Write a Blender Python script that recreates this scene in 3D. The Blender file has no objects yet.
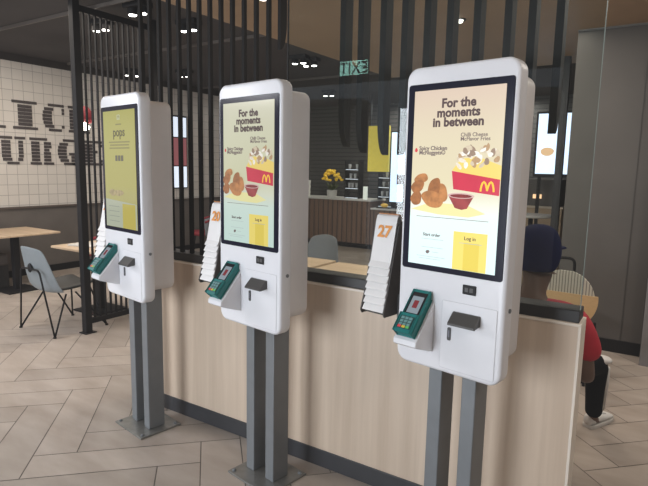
import bpy, bmesh, math, random
from mathutils import Vector, Matrix
random.seed(7)
PI = math.pi
scene = bpy.context.scene
COL = scene.collection

# ------------------------------------------------------------------ materials
MATS = {}
def mat(name, col, rough=0.5, metal=0.0, spec=0.5, noise=0.06, nscale=12.0, emit=None, estr=0.0, bump=0.0, stretch=None):
    if name in MATS: return MATS[name]
    m = bpy.data.materials.new(name); m.use_nodes = True
    nt = m.node_tree; b = nt.nodes['Principled BSDF']
    b.inputs['Roughness'].default_value = rough
    b.inputs['Metallic'].default_value = metal
    b.inputs['Specular IOR Level'].default_value = spec
    tc = nt.nodes.new('ShaderNodeTexCoord')
    nz = nt.nodes.new('ShaderNodeTexNoise'); nz.inputs['Scale'].default_value = nscale
    nz.inputs['Detail'].default_value = 4
    if stretch:
        mp = nt.nodes.new('ShaderNodeMapping'); mp.inputs['Scale'].default_value = stretch
        nt.links.new(tc.outputs['Object'], mp.inputs['Vector']); nt.links.new(mp.outputs['Vector'], nz.inputs['Vector'])
    else:
        nt.links.new(tc.outputs['Object'], nz.inputs['Vector'])
    rp = nt.nodes.new('ShaderNodeValToRGB')
    c = Vector(col)
    rp.color_ramp.elements[0].position = 0.3; rp.color_ramp.elements[1].position = 0.7
    rp.color_ramp.elements[0].color = (*(c*(1-noise)), 1)
    rp.color_ramp.elements[1].color = (*[min(1, x) for x in c*(1+noise)], 1)
    nt.links.new(nz.outputs['Fac'], rp.inputs['Fac'])
    nt.links.new(rp.outputs['Color'], b.inputs['Base Color'])
    if emit is not None:
        b.inputs['Emission Color'].default_value = (*emit, 1)
        b.inputs['Emission Strength'].default_value = estr
    if bump:
        bp = nt.nodes.new('ShaderNodeBump'); bp.inputs['Strength'].default_value = bump
        bp.inputs['Distance'].default_value = 0.01
        nt.links.new(nz.outputs['Fac'], bp.inputs['Height']); nt.links.new(bp.outputs['Normal'], b.inputs['Normal'])
    MATS[name] = m
    return m

def srgb(r, g, b):
    f = lambda v: (v/255/12.92) if v/255 <= 0.04045 else ((v/255+0.055)/1.055)**2.4
    return (f(r), f(g), f(b))

def screen_mat(name, col, k, noise=0.0, nscale=40):
    """lit display pixel colour behind a glossy cover"""
    if name in MATS: return MATS[name]
    m = bpy.data.materials.new(name); m.use_nodes = True
    nt = m.node_tree; b = nt.nodes['Principled BSDF']
    b.inputs['Base Color'].default_value = (.02, .02, .02, 1); b.inputs['Roughness'].default_value = .12
    b.inputs['Specular IOR Level'].default_value = .35
    tc = nt.nodes.new('ShaderNodeTexCoord')
    nz = nt.nodes.new('ShaderNodeTexNoise'); nz.inputs['Scale'].default_value = nscale
    nz.inputs['Detail'].default_value = 4
    nt.links.new(tc.outputs['Object'], nz.inputs['Vector'])
    rp = nt.nodes.new('ShaderNodeValToRGB'); c = Vector(col)
    rp.color_ramp.elements[0].position = .35; rp.color_ramp.elements[1].position = .65
    rp.color_ramp.elements[0].color = (*(c*(1-noise)), 1); rp.color_ramp.elements[1].color = (*(c*(1+noise)), 1)
    nt.links.new(nz.outputs['Fac'], rp.inputs['Fac']); nt.links.new(rp.outputs['Color'], b.inputs['Emission Color'])
    b.inputs['Emission Strength'].default_value = k
    MATS[name] = m
    return m

def screen_bg(name, stops, k):
    """advert background: colour bands up the height of the display"""
    m = bpy.data.materials.new(name); m.use_nodes = True
    nt = m.node_tree; b = nt.nodes['Principled BSDF']
    b.inputs['Base Color'].default_value = (.02, .02, .02, 1); b.inputs['Roughness'].default_value = .12
    b.inputs['Specular IOR Level'].default_value = .35
    tc = nt.nodes.new('ShaderNodeTexCoord'); sp = nt.nodes.new('ShaderNodeSeparateXYZ')
    nt.links.new(tc.outputs['Generated'], sp.inputs['Vector'])
    rp = nt.nodes.new('ShaderNodeValToRGB'); cr = rp.color_ramp
    cr.elements[0].position = stops[0][0]; cr.elements[0].color = (*stops[0][1], 1)
    cr.elements[1].position = stops[-1][0]; cr.elements[1].color = (*stops[-1][1], 1)
    for p, c in stops[1:-1]:
        e = cr.elements.new(p); e.color = (*c, 1)
    nt.links.new(sp.outputs['Z'], rp.inputs['Fac']); nt.links.new(rp.outputs['Color'], b.inputs['Emission Color'])
    b.inputs['Emission Strength'].default_value = k
    return m

def wood_mat(name, c1, c2, rough=.45, axis='Z', scale=1.0, bandw=0.0):
    """straight-grained laminate, grain along one object axis"""
    m = bpy.data.materials.new(name); m.use_nodes = True
    nt = m.node_tree; b = nt.nodes['Principled BSDF']; b.inputs['Roughness'].default_value = rough
    tc = nt.nodes.new('ShaderNodeTexCoord'); mp = nt.nodes.new('ShaderNodeMapping')
    s = {'X': (.6, 14, 14), 'Y': (14, .6, 14), 'Z': (14, 14, .6)}[axis]
    mp.inputs['Scale'].default_value = [x*scale for x in s]
    nt.links.new(tc.outputs['Object'], mp.inputs['Vector'])
    n1 = nt.nodes.new('ShaderNodeTexNoise'); n1.inputs['Scale'].default_value = 1.0; n1.inputs['Detail'].default_value = 6
    n1.inputs['Roughness'].default_value = .6
    nt.links.new(mp.outputs['Vector'], n1.inputs['Vector'])
    rp = nt.nodes.new('ShaderNodeValToRGB')
    rp.color_ramp.elements[0].position = .32; rp.color_ramp.elements[1].position = .68
    rp.color_ramp.elements[0].color = (*c1, 1); rp.color_ramp.elements[1].color = (*c2, 1)
    nt.links.new(n1.outputs['Fac'], rp.inputs['Fac'])
    out = rp.outputs['Color']
    if bandw:
        wv = nt.nodes.new('ShaderNodeTexWave'); wv.wave_type = 'BANDS'; wv.bands_direction = 'X'
        wv.inputs['Scale'].default_value = bandw; wv.inputs['Distortion'].default_value = 0
        nt.links.new(tc.outputs['Object'], wv.inputs['Vector'])
        mx = nt.nodes.new('ShaderNodeMix'); mx.data_type = 'RGBA'; mx.blend_type = 'MULTIPLY'
        r2 = nt.nodes.new('ShaderNodeValToRGB'); r2.color_ramp.elements[0].color = (.35, .35, .35, 1)
        r2.color_ramp.elements[1].position = .25
        nt.links.new(wv.outputs['Fac'], r2.inputs['Fac'])
        mx.inputs['Factor'].default_value = 1
        nt.links.new(out, mx.inputs['A']); nt.links.new(r2.outputs['Color'], mx.inputs['B'])
        out = mx.outputs['Result']
    nt.links.new(out, b.inputs['Base Color'])
    return m

def tile_mat(name, tile, grout, size, rough=.3):
    m = bpy.data.materials.new(name); m.use_nodes = True
    nt = m.node_tree; b = nt.nodes['Principled BSDF']; b.inputs['Roughness'].default_value = rough
    tc = nt.nodes.new('ShaderNodeTexCoord'); mp = nt.nodes.new('ShaderNodeMapping')
    mp.inputs['Rotation'].default_value = (0, PI/2, PI/2)
    sp = nt.nodes.new('ShaderNodeSeparateXYZ'); cb = nt.nodes.new('ShaderNodeCombineXYZ')
    nt.links.new(tc.outputs['Object'], sp.inputs['Vector'])
    nt.links.new(sp.outputs['Y'], cb.inputs['X']); nt.links.new(sp.outputs['Z'], cb.inputs['Y'])
    br = nt.nodes.new('ShaderNodeTexBrick')
    br.offset = 0.0; br.squash = 1.0
    br.inputs['Scale'].default_value = 1.0
    br.inputs['Brick Width'].default_value = size; br.inputs['Row Height'].default_value = size
    br.inputs['Mortar Size'].default_value = .0035; br.inputs['Mortar Smooth'].default_value = .1
    br.inputs['Color1'].default_value = (*tile, 1); br.inputs['Color2'].default_value = (*[x*.93 for x in tile], 1)
    br.inputs['Mortar'].default_value = (*grout, 1)
    nt.links.new(cb.outputs['Vector'], br.inputs['Vector']); nt.links.new(br.outputs['Color'], b.inputs['Base Color'])
    return m

def glass_mat(name, tint=(.93, .96, .95)):
    m = bpy.data.materials.new(name); m.use_nodes = True
    nt = m.node_tree
    for n in list(nt.nodes): nt.nodes.remove(n)
    out = nt.nodes.new('ShaderNodeOutputMaterial'); mix = nt.nodes.new('ShaderNodeMixShader')
    tr = nt.nodes.new('ShaderNodeBsdfTransparent'); tr.inputs['Color'].default_value = (*tint, 1)
    gl = nt.nodes.new('ShaderNodeBsdfGlossy'); gl.inputs['Roughness'].default_value = .0
    fr = nt.nodes.new('ShaderNodeFresnel'); fr.inputs['IOR'].default_value = 1.38
    nt.links.new(fr.outputs['Fac'], mix.inputs['Fac']); nt.links.new(tr.outputs['BSDF'], mix.inputs[1])
    nt.links.new(gl.outputs['BSDF'], mix.inputs[2]); nt.links.new(mix.outputs['Shader'], out.inputs['Surface'])
    return m

# ------------------------------------------------------------------ mesh helpers
def add_box(bm, x0, x1, y0, y1, z0, z1, bev=0.0, seg=2):
    t = bmesh.new(); bmesh.ops.create_cube(t, size=1)
    for v in t.verts:
        v.co = Vector((x0 if v.co.x < 0 else x1, y0 if v.co.y < 0 else y1, z0 if v.co.z < 0 else z1))
    if bev: bmesh.ops.bevel(t, geom=t.edges[:], offset=bev, segments=seg, profile=.5, affect='EDGES')
    merge(bm, t)

def merge(bm, t, M=None):
    if M is not None: bmesh.ops.transform(t, matrix=M, verts=t.verts)
    me = bpy.data.meshes.new('tmp'); t.to_mesh(me); t.free(); bm.from_mesh(me); bpy.data.meshes.remove(me)

def box(*a, **k):
    bm = bmesh.new(); add_box(bm, *a, **k); return bm

def add_prism(bm, poly, a0, a1, plane='XZ', bev=0.0, seg=2):
    """extrude a 2D outline; plane XZ -> along Y, YZ -> along X, XY -> along Z"""
    t = bmesh.new()
    def P(u, v, w): return {'XZ': (u, w, v), 'YZ': (w, u, v), 'XY': (u, v, w)}[plane]
    A = [t.verts.new(P(u, v, a0)) for u, v in poly]; B = [t.verts.new(P(u, v, a1)) for u, v in poly]
    n = len(poly)
    fa = t.faces.new(A); fb = t.faces.new(B[::-1])
    for i in range(n): t.faces.new((A[i], B[i], B[(i+1) % n], A[(i+1) % n]))
    bmesh.ops.recalc_face_normals(t, faces=t.faces[:])
    if bev:
        es = [e for e in t.edges if (e.verts[0] in A and e.verts[1] in A) or (e.verts[0] in B and e.verts[1] in B)]
        bmesh.ops.bevel(t, geom=es, offset=bev, segments=seg, profile=.5, affect='EDGES')
    merge(bm, t)

def prism(*a, **k):
    bm = bmesh.new(); add_prism(bm, *a, **k); return bm

def rrect(x0, x1, z0, z1, r, n=8):
    pts = []
    for cx, cz, a in ((x1-r, z1-r, 0), (x0+r, z1-r, 90), (x0+r, z0+r, 180), (x1-r, z0+r, 270)):
        for k in range(n+1):
            t = math.radians(a+90*k/n); pts.append((cx+r*math.cos(t), cz+r*math.sin(t)))
    return pts

def add_tube(bm, pts, r, seg=8, closed=False, caps=True):
    pts = [Vector(p) for p in pts]; n = len(pts); rings = []
    rs = r if isinstance(r, (list, tuple)) else [r]*n
    up = None
    for i, p in enumerate(pts):
        if closed: d = (pts[(i+1) % n]-pts[i-1])
        else: d = pts[min(i+1, n-1)]-pts[max(i-1, 0)]
        d.normalize()
        if up is None:
            up = Vector((0, 0, 1)) if abs(d.z) < .9 else Vector((1, 0, 0))
        a = d.cross(up)
        if a.length < 1e-4: a = d.cross(Vector((0, 1, 0)))
        a.normalize(); b = a.cross(d).normalized(); up = b
        rings.append([bm.verts.new(p+(a*math.cos(2*PI*k/seg)+b*math.sin(2*PI*k/seg))*rs[i]) for k in range(seg)])
    m = n if closed else n-1
    for i in range(m):
        R0, R1 = rings[i], rings[(i+1) % n]
        for k in range(seg): bm.faces.new((R0[k], R0[(k+1) % seg], R1[(k+1) % seg], R1[k]))
    if caps and not closed:
        bm.faces.new(rings[0]); bm.faces.new(rings[-1][::-1])

def tube(*a, **k):
    bm = bmesh.new(); add_tube(bm, *a, **k); return bm

def add_lathe(bm, prof, c=(0, 0, 0), seg=24):
    c = Vector(c); rings = []
    for r, z in prof:
        rings.append([bm.verts.new(c+Vector((max(r, 1e-4)*math.cos(2*PI*k/seg), max(r, 1e-4)*math.sin(2*PI*k/seg), z))) for k in range(seg)])
    for i in range(len(rings)-1):
        for k in range(seg): bm.faces.new((rings[i][k], rings[i][(k+1) % seg], rings[i+1][(k+1) % seg], rings[i+1][k]))
    bm.faces.new(rings[0][::-1]); bm.faces.new(rings[-1])

def lathe(*a, **k):
    bm = bmesh.new(); add_lathe(bm, *a, **k); return bm

def add_ball(bm, c, r, s=(1, 1, 1), seg=16):
    t = bmesh.new(); bmesh.ops.create_uvsphere(t, u_segments=seg, v_segments=max(6, seg//2), radius=r)
    merge(bm, t, Matrix.Translation(c) @ Matrix.Diagonal((*s, 1)))

def ball(*a, **k):
    bm = bmesh.new(); add_ball(bm, *a, **k); return bm

def rounded_path(pts, r, n=5):
    pts = [Vector(p) for p in pts]; out = [pts[0]]
    for i in range(1, len(pts)-1):
        a = (pts[i-1]-pts[i]).normalized(); b = (pts[i+1]-pts[i]).normalized()
        p0 = pts[i]+a*r; p1 = pts[i]+b*r
        for k in range(n+1):
            t = k/n; out.append(p0*(1-t)**2+pts[i]*2*t*(1-t)+p1*t*t)
    out.append(pts[-1]); return out

def obj(name, bm, m, parent=None, smooth=False, auto=None, loc=None, rotz=None):
    bmesh.ops.recalc_face_normals(bm, faces=bm.faces[:])
    me = bpy.data.meshes.new(name); bm.to_mesh(me); bm.free()
    if smooth:
        for p in me.polygons: p.use_smooth = True
    if smooth and auto is not None:
        try: me.set_sharp_from_angle(angle=math.radians(auto))
        except Exception: pass
    o = bpy.data.objects.new(name, me); COL.objects.link(o)
    if m is not None: me.materials.append(m)
    if parent is not None: o.parent = parent
    if loc is not None: o.location = loc
    if rotz is not None: o.rotation_euler[2] = rotz
    return o

def tag(o, label, cat, group=None, kind=None):
    o['label'] = label; o['category'] = cat
    if group: o['group'] = group
    if kind: o['kind'] = kind
    return o

def thing(name, label, cat, loc=(0, 0, 0), rotz=0, group=None):
    o = bpy.data.objects.new(name, None); COL.objects.link(o); o.empty_display_size = .1
    o.location = loc; o.rotation_euler = (0, 0, rotz)
    return tag(o, label, cat, group)

def struct(name, bm, m, parent=None, **k):
    o = obj(name, bm, m, parent, **k); o['kind'] = 'structure'; return o

def dup(root, loc, rotz, label, group=None):
    r = root.copy(); COL.objects.link(r); r.location = loc; r.rotation_euler = (0, 0, rotz); r['label'] = label
    if group: r['group'] = group
    for ch in list(root.children):
        c = ch.copy(); COL.objects.link(c); c.parent = r
        for g in ch.children:
            d = g.copy(); COL.objects.link(d); d.parent = c
    return r

def text_obj(name, s, size, m, parent, x, y, z, align='CENTER', bold=0.0, depth=.0004, scale_x=1.0, rot=(PI/2, 0, 0), spacing=1.0):
    cu = bpy.data.curves.new(name, 'FONT'); cu.body = s; cu.size = size; cu.align_x = align
    cu.offset = bold; cu.extrude = depth; cu.space_line = .76; cu.space_character = spacing; cu.resolution_u = 3
    t = bpy.data.objects.new(name, cu); COL.objects.link(t)
    dg = bpy.context.evaluated_depsgraph_get()
    me = bpy.data.meshes.new_from_object(t.evaluated_get(dg))
    bpy.data.objects.remove(t); bpy.data.curves.remove(cu)
    o = bpy.data.objects.new(name, me); COL.objects.link(o)
    me.materials.clear(); me.materials.append(m)
    o.parent = parent; o.location = (x, y, z); o.rotation_euler = rot; o.scale = (scale_x, 1, 1)
    return o

def ordinal(k):
    return ['first', 'second', 'third', 'fourth', 'fifth', 'sixth', 'seventh', 'eighth', 'ninth', 'tenth', 'eleventh',
            'twelfth', 'thirteenth', 'fourteenth', 'fifteenth'][k]

# ------------------------------------------------------------------ common materials
WHITE = mat('white_plastic', (.66, .655, .68), rough=.35, noise=.015)
HOUS = mat('shaded_white_plastic', (.62, .59, .585), rough=.5, noise=.02)  # the shell's white, with the housing's shade mixed into the colour
BLACKG = mat('black_glass', (.010, .010, .022), rough=.14, spec=.18, noise=.05)
DARK = mat('dark_plastic', (.035, .033, .034), rough=.45, noise=.1)
DGREY = mat('dark_grey_plastic', (.06, .058, .058), rough=.5, noise=.1)
STEEL = mat('grey_steel_paint', (.17, .18, .19), rough=.42, metal=.3, noise=.05)
PLATE = mat('steel_plate', (.22, .22, .21), rough=.4, metal=.6, noise=.12, nscale=25)
TEAL = mat('teal_plastic', (.006, .15, .145), rough=.38, noise=.06)
BLACKM = mat('black_metal', (.013, .012, .013), rough=.5, spec=.2, noise=.1)
FINR = mat('dark_brown_timber', (.010, .008, .007), rough=.55, spec=.15, noise=.15, stretch=(20, 20, 1))
FIN = mat('black_timber', (.006, .005, .005), rough=.6, spec=.12, noise=.15, stretch=(20, 20, 1))
TENT = mat('tent_white', (.70, .68, .67), rough=.5, noise=.02)
TENTO = mat('tent_orange', (.62, .24, .07), rough=.5, noise=.03)
ORANGE = mat('orange_print', (.70, .28, .06), rough=.6, noise=.02)
LAM = wood_mat('beige_laminate', (.50, .385, .29), (.62, .495, .385), rough=.42, axis='Z')
OAKTOP = wood_mat('light_oak_top', (.48, .35, .23), (.60, .455, .32), rough=.4, axis='X')
EDGE = mat('light_edging', (.72, .64, .55), rough=.5, noise=.03)
CHAIRG = mat('grey_blue_shell', (.205, .23, .245), rough=.55, noise=.04)
GLASS = glass_mat('clear_glass')

# ------------------------------------------------------------------ the setting
# floor: herringbone wood-look tiles at 45 degrees
def build_floor():
    w, n, g = .238, 4, .0028
    u0, v0 = -2.53, 1.30
    bm = bmesh.new()
    ca = bm.loops.layers.color.new('tone')
    X0, X1, Y0, Y1 = -9.2, 3.2, -6.2, 10.2
    s = 2**-.5
    bmg = [bm.verts.new(c) for c in ((X0, Y0, -.003), (X1, Y0, -.003), (X1, Y1, -.003), (X0, Y1, -.003))]
    f = bm.faces.new(bmg)
    for l in f.loops: l[ca] = (.55, .55, .55, 1)
    R = 60
    for i in range(-R, R):
        for j in range(-R, R):
            k = (i-j+3) % 8
            if k == 3: ua, ub, va, vb = i, i+1, j, j+n      # along v
            elif k == 4: ua, ub, va, vb = i, i+n, j, j+1    # along u
            else: continue
            ua, ub, va, vb = u0+ua*w+g, u0+ub*w-g, v0+va*w+g, v0+vb*w-g
            cs = [((u-v)*s, (u+v)*s) for u, v in ((ua, va), (ub, va), (ub, vb), (ua, vb))]
            mx = sum(c[0] for c in cs)/4; my = sum(c[1] for c in cs)/4
            if not (X0 < mx < X1 and Y0 < my < Y1): continue
            f = bm.faces.new([bm.verts.new((x, y, 0)) for x, y in cs])
            t = random.uniform(.92, 1.05)
            for l in f.loops: l[ca] = (t, t, t, 1)
    m = bpy.data.materials.new('herringbone_tile'); m.use_nodes = True
    nt = m.node_tree; b = nt.nodes['Principled BSDF']
    b.inputs['Roughness'].default_value = .36
    at = nt.nodes.new('ShaderNodeVertexColor'); at.layer_name = 'tone'
    tc = nt.nodes.new('ShaderNodeTexCoord'); mp = nt.nodes.new('ShaderNodeMapping')
    mp.inputs['Rotation'].default_value = (0, 0, PI/4); mp.inputs['Scale'].default_value = (1.6, 5, 1)
    nt.links.new(tc.outputs['Object'], mp.inputs['Vector'])
    nz = nt.nodes.new('ShaderNodeTexNoise'); nz.inputs['Scale'].default_value = 1.4; nz.inputs['Detail'].default_value = 5
    nt.links.new(mp.outputs['Vector'], nz.inputs['Vector'])
    rp = nt.nodes.new('ShaderNodeValToRGB')
    rp.color_ramp.elements[0].position = .3; rp.color_ramp.elements[1].position = .72
    rp.color_ramp.elements[0].color = (.35, .292, .245, 1); rp.color_ramp.elements[1].color = (.455, .395, .345, 1)
    nt.links.new(nz.outputs['Fac'], rp.inputs['Fac'])
    mx = nt.nodes.new('ShaderNodeMix'); mx.data_type = 'RGBA'; mx.blend_type = 'MULTIPLY'; mx.inputs['Factor'].default_value = 1
    nt.links.new(rp.outputs['Color'], mx.inputs['A']); nt.links.new(at.outputs['Color'], mx.inputs['B'])
    nt.links.new(mx.outputs['Result'], b.inputs['Base Color'])
    struct('floor', bm, m)
build_floor()

CEILD = mat('dark_ceiling_paint', (.040, .035, .036), rough=.85, noise=.08, nscale=3)
CEILB = mat('brown_ceiling_board', (.36, .25, .155), rough=.6, noise=.06, nscale=2)
struct('ceiling', box(-9.2, 3.2, -6.2, 10.2, 3.2, 3.3), CEILD)
struct('ceiling_panel', box(-3.35, 2.5, -1.2, 4.9, 3.0, 3.2), CEILB)
TILE = tile_mat('white_wall_tile', (.62, .58, .53), (.30, .28, .26), .15)
struct('wall_left', box(-8.0, -7.8, -6.2, 9.5, 0, 3.2), TILE)
WAIN = mat('dark_wainscot', (.115, .10, .09), rough=.6, noise=.08, nscale=4)
struct('trim_1', box(-7.8, -7.775, -6.2, 9.5, .1, 1.0, bev=.004), WAIN)
struct('trim_2', box(-7.8, -7.745, -6.2, 9.5, 1.0, 1.03, bev=.004), mat('wainscot_cap', (.09, .07, .06), rough=.5))
struct('trim_3', box(-7.8, -7.775, -6.2, 9.5, 3.10, 3.2), mat('ceiling_trim', (.035, .03, .028), rough=.7))
struct('baseboard_left', box(-7.8, -7.76, -6.2, 9.5, 0, .1), BLACKM)
# back wall: dark horizontal slats
def slat_wall_mat():
    m = bpy.data.materials.new('dark_slat_wall'); m.use_nodes = True
    nt = m.node_tree; b = nt.nodes['Principled BSDF']; b.inputs['Roughness'].default_value = .5
    tc = nt.nodes.new('ShaderNodeTexCoord'); wv = nt.nodes.new('ShaderNodeTexWave'); wv.bands_direction = 'Z'
    wv.inputs['Scale'].default_value = 3.2
    nt.links.new(tc.outputs['Object'], wv.inputs['Vector'])
    rp = nt.nodes.new('ShaderNodeValToRGB'); rp.color_ramp.elements[0].color = (.02, .02, .02, 1)
    rp.color_ramp.elements[1].color = (.07, .065, .062, 1); rp.color_ramp.elements[1].position = .3
    nt.links.new(wv.outputs['Fac'], rp.inputs['Fac']); nt.links.new(rp.outputs['Color'], b.inputs['Base Color'])
    return m
struct('wall_back', box(-8.0, 3.0, 9.3, 9.5, 0, 3.2), slat_wall_mat())
GREYW = mat('grey_wall_board', (.098, .089, .083), rough=.65, noise=.06, nscale=2.5)
struct('wall_right', box(-.61, .14, 3.25, 3.45, 0, 3.0), GREYW)
bmt = bmesh.new(); add_box(bmt, -.61, .14, 3.235, 3.25, 0, .12)
struct('baseboard_right', bmt, BLACKM)
struct('trim_4', box(-.612, .14, 3.238, 3.25, 2.985, 3.0), mat('steel_trim', (.2, .19, .18), rough=.4, metal=.5))
struct('trim_5', box(-.03, -.026, 3.244, 3.25, .12, 2.985), mat('joint_line', (.07, .065, .06), rough=.6))
GREYC = mat('grey_column_board', (.20, .195, .20), rough=.6, noise=.04, nscale=3)
struct('wall_side', box(.15, 2.6, 2.98, 3.45, 0, 3.0), GREYC)
struct('wall_east', box(2.5, 2.6, -6.2, 9.5, 0, 3.2), GREYW)
struct('wall_front', box(-1.2, 2.6, -6.0, -5.9, 0, 3.2), GREYW)

# ------------------------------------------------------------------ the low divider with its glass
dv = thing('low_divider', 'waist-high beige wood laminate divider running behind the three kiosks', 'divider', (0, 0, 0))
obj('panel', box(-2.85, -.012, 0, .14, .10, 1.05), LAM, dv)
obj('skirting', box(-2.855, -.004, -.008, .148, 0, .10, bev=.002), mat('black_skirting', (.028, .028, .032), rough=.45, noise=.1), dv)
obj('top_cap', box(-2.855, -.0, -.004, .144, 1.05, 1.0627, bev=.002), EDGE, dv)
obj('end_edging', box(-.012, 0, -.003, .143, .0, 1.05, bev=.002), EDGE, dv)
obj('glass_channel', box(-2.85, -.012, .012, .128, 1.0627, 1.115, bev=.003), mat('black_channel', (.014, .012, .012), rough=.4, noise=.1), dv)
gp = obj('glass_panel', box(-1.56, -.015, .0245, .0315, 1.115, 2.999), GLASS)
tag(gp, 'tall clear glass panel standing in the black channel on the divider, behind the nearest kiosk', 'glass panel')
obj('edge_blackout', box(-1.566, -1.56, .0235, .0325, 1.115, 2.999), BLACKM, gp)  # black strip added to hide bright reflections on the left glass edge
obj('polished_edge', box(-.015, -.012, .0245, .0315, 1.115, 2.999), mat('glass_edge', (.20, .24, .22), rough=.2), gp)

# ------------------------------------------------------------------ upright black fins along the divider
def fin_bm(h0, h1, mode, t=.020, d=.024):
    """fin profile in (y, z); the lower end is rounded off on one side"""
    r = d*.97; n = 8
    if mode == 'full': pts = [(0, h0), (d, h0), (d, h1), (0, h1)]
    elif mode == 'front':      # lowest at the front edge, curving up to the back
        pts = [(0, h1), (0, h0)] + [(r*math.sin(a), h0+2.6*r*(1-math.cos(a))) for a in [PI/2*k/n for k in range(1, n+1)]] + [(d, h1)]
    else:                      # lowest at the back edge
        pts = [(d, h1), (d, h0)] + [(d-r*math.sin(a), h0+2.6*r*(1-math.cos(a))) for a in [PI/2*k/n for k in range(1, n+1)]] + [(0, h1)]
    return prism(pts, -t/2, t/2, plane='YZ')
xs = [-2.80+.0905*k for k in range(13)]
for k, x in enumerate(xs):
    o = obj('timber_fin', fin_bm(1.115, 3.0, 'full'), FIN, loc=(x, .036, 0))
    tag(o, 'long black upright fin standing on the divider, %s of its row from the left' % ordinal(k), 'fin', 'long black fins on the divider')
o = obj('timber_fin', fin_bm(2.33, 3.0, 'front', d=.06), FIN, loc=(-1.632, .036, 0))
tag(o, 'short black fin with curved tip hanging at the gap above the middle kiosk', 'fin', 'short hanging fins')
hx = [-1.225, -1.12, -.995, -.88, -.765, -.655, -.53, -.395, -.295, -.185]
hz = [1.80, 1.77, 1.76, 1.76, 1.77, 1.78, 1.80, 1.82, 1.84, 1.85]
for k, (x, z) in enumerate(zip(hx, hz)):
    o = obj('timber_fin', fin_bm(z, 3.0, 'back' if k < 3 else 'front', t=.032, d=.075), FINR, loc=(x, .04, 0))
    tag(o, 'black fin with rounded lower end hanging behind the glass, %s from the left' % ordinal(k), 'fin', 'black fins hanging behind the glass')

# ------------------------------------------------------------------ framed slat screen at the left
sc = thing('slat_screen', 'tall black framed screen of thin upright slats standing left of the far kiosk', 'screen', (-4.54, .66, 0))
obj('post', box(-.035, .035, 0, .07, 0, 3.2, bev=.004), BLACKM, sc)
obj('post', box(-.035, .035, .90, .96, 0, 3.2, bev=.004), BLACKM, sc)
obj('bottom_rail', box(-.025, .025, .07, .90, .09, .14, bev=.003), BLACKM, sc)
obj('top_rail', box(-.025, .025, .07, .90, 3.08, 3.14, bev=.003), BLACKM, sc)
for k in range(12):
    y = .125+k*.0625
    obj('slat', box(-.012, .012, y-.006, y+.006, .14, 3.08), BLACKM, sc)
obj('foot_plate', box(-.06, .06, -.02, .10, 0, .008, bev=.002), BLACKM, sc)

# ------------------------------------------------------------------ wall lettering (striped slab letters)
def glyph(ch, t):
    """x-intervals filled at height t (0 bottom .. 1 top) in a unit box"""
    y = 2*t-1; e = .5-.5*math.sqrt(max(0, 1-y*y))
    top, bot = t > .9, t < .1
    if ch == 'I': return [(.0, 1)] if top or bot else [(.22, .78)]
    if ch == 'L': return [(0, 1)] if bot else ([(0, .5)] if top else [(.06, .42)])
    if ch == 'H':
        if top or bot: return [(0, .45), (.55, 1)]
        return [(.06, .94)] if .43 < t < .57 else [(.06, .38), (.62, .94)]
    if ch in 'CG':
        r = []
        if abs(y) > .82: r = [(e*.9+.0, .82)]
        else: r = [(e*.9, max(.40, e*.9+.38))]
        if .2 < y <= 1: r.append((.86, .96))
        if y > .82: r = [(e*.9, .96)]
        if ch == 'G':
            if t < .42: r.append((.62, .95))
            elif t < .5: r.append((.52, 1))
        elif -.82 < y < -.45: r.append((.84, .95))
        return r
    if ch == 'U':
        if top: return [(0, .48), (.58, 1)]
        if t > .28: return [(.06, .40), (.72, .90)]
        q = math.sqrt(max(0, 1-((.28-t)/.28)**2)); a, b = .48-.42*q, .48+.42*q
        return [(a, b)] if t < .12 else [(a, .44), (.68, b)]
    if ch == 'R':
        if bot: return [(0, .46), (.56, 1)]
        if top: return [(0, .74)]
        if t > .5:
            y2 = (t-.72)/.22; b = .62+.30*math.sqrt(max(0, 1-y2*y2)); return [(.06, .40), (.60, b)]
        if t > .44: return [(.06, .80)]
        return [(.06, .40), (.58, .88)]
    if ch == 'E':
        if top or bot: return [(0, .95)]
        r = [(.08, .46)]
        if .46 < t < .56: r = [(.08, .70)]
        if t > .72 or t < .28: r.append((.84, .95))
        return r
    if ch == 'K':
        if top or bot: return [(0, .46), (.54, 1)]
        c = .42+abs(t-.5)*.8; return [(.06, .40), (max(.41, c-.02), min(1, c+.26))]
    return []
LETTER = mat('dark_letter', (.055, .045, .045), rough=.6, noise=.1)
def letter(ch, y0, w, z0, h, label):
    bm = bmesh.new(); N = 8
    for k in range(N):
        ta, tb = k/N, (k+.86)/N
        if k == 0: ta, tb = 0, .095
        if k == N-1: ta, tb = .905, 1
        tm = (ta+tb)/2
        for a, b in glyph(ch, tm): add_box(bm, 0, .012, y0+a*w, y0+b*w, z0+ta*h, z0+tb*h)
    o = obj('wall_letter', bm, LETTER, loc=(-7.80, 0, 0))
    tag(o, label, 'letter', 'striped letters on the tiled wall')
for ch, y in (('L', 1.31), ('I', 1.775), ('C', 2.215), ('K', 2.63)):
    letter(ch, y, .36, 2.155, .41, 'dark striped slab letter %s in the upper row on the white tiled wall' % ch)
for ch, y in (('U', 1.575), ('R', 2.0), ('G', 2.43), ('E', 2.86)):
    letter(ch, y, .36, 1.645, .40, 'dark striped slab letter %s in the lower row on the white tiled wall' % ch)

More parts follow.
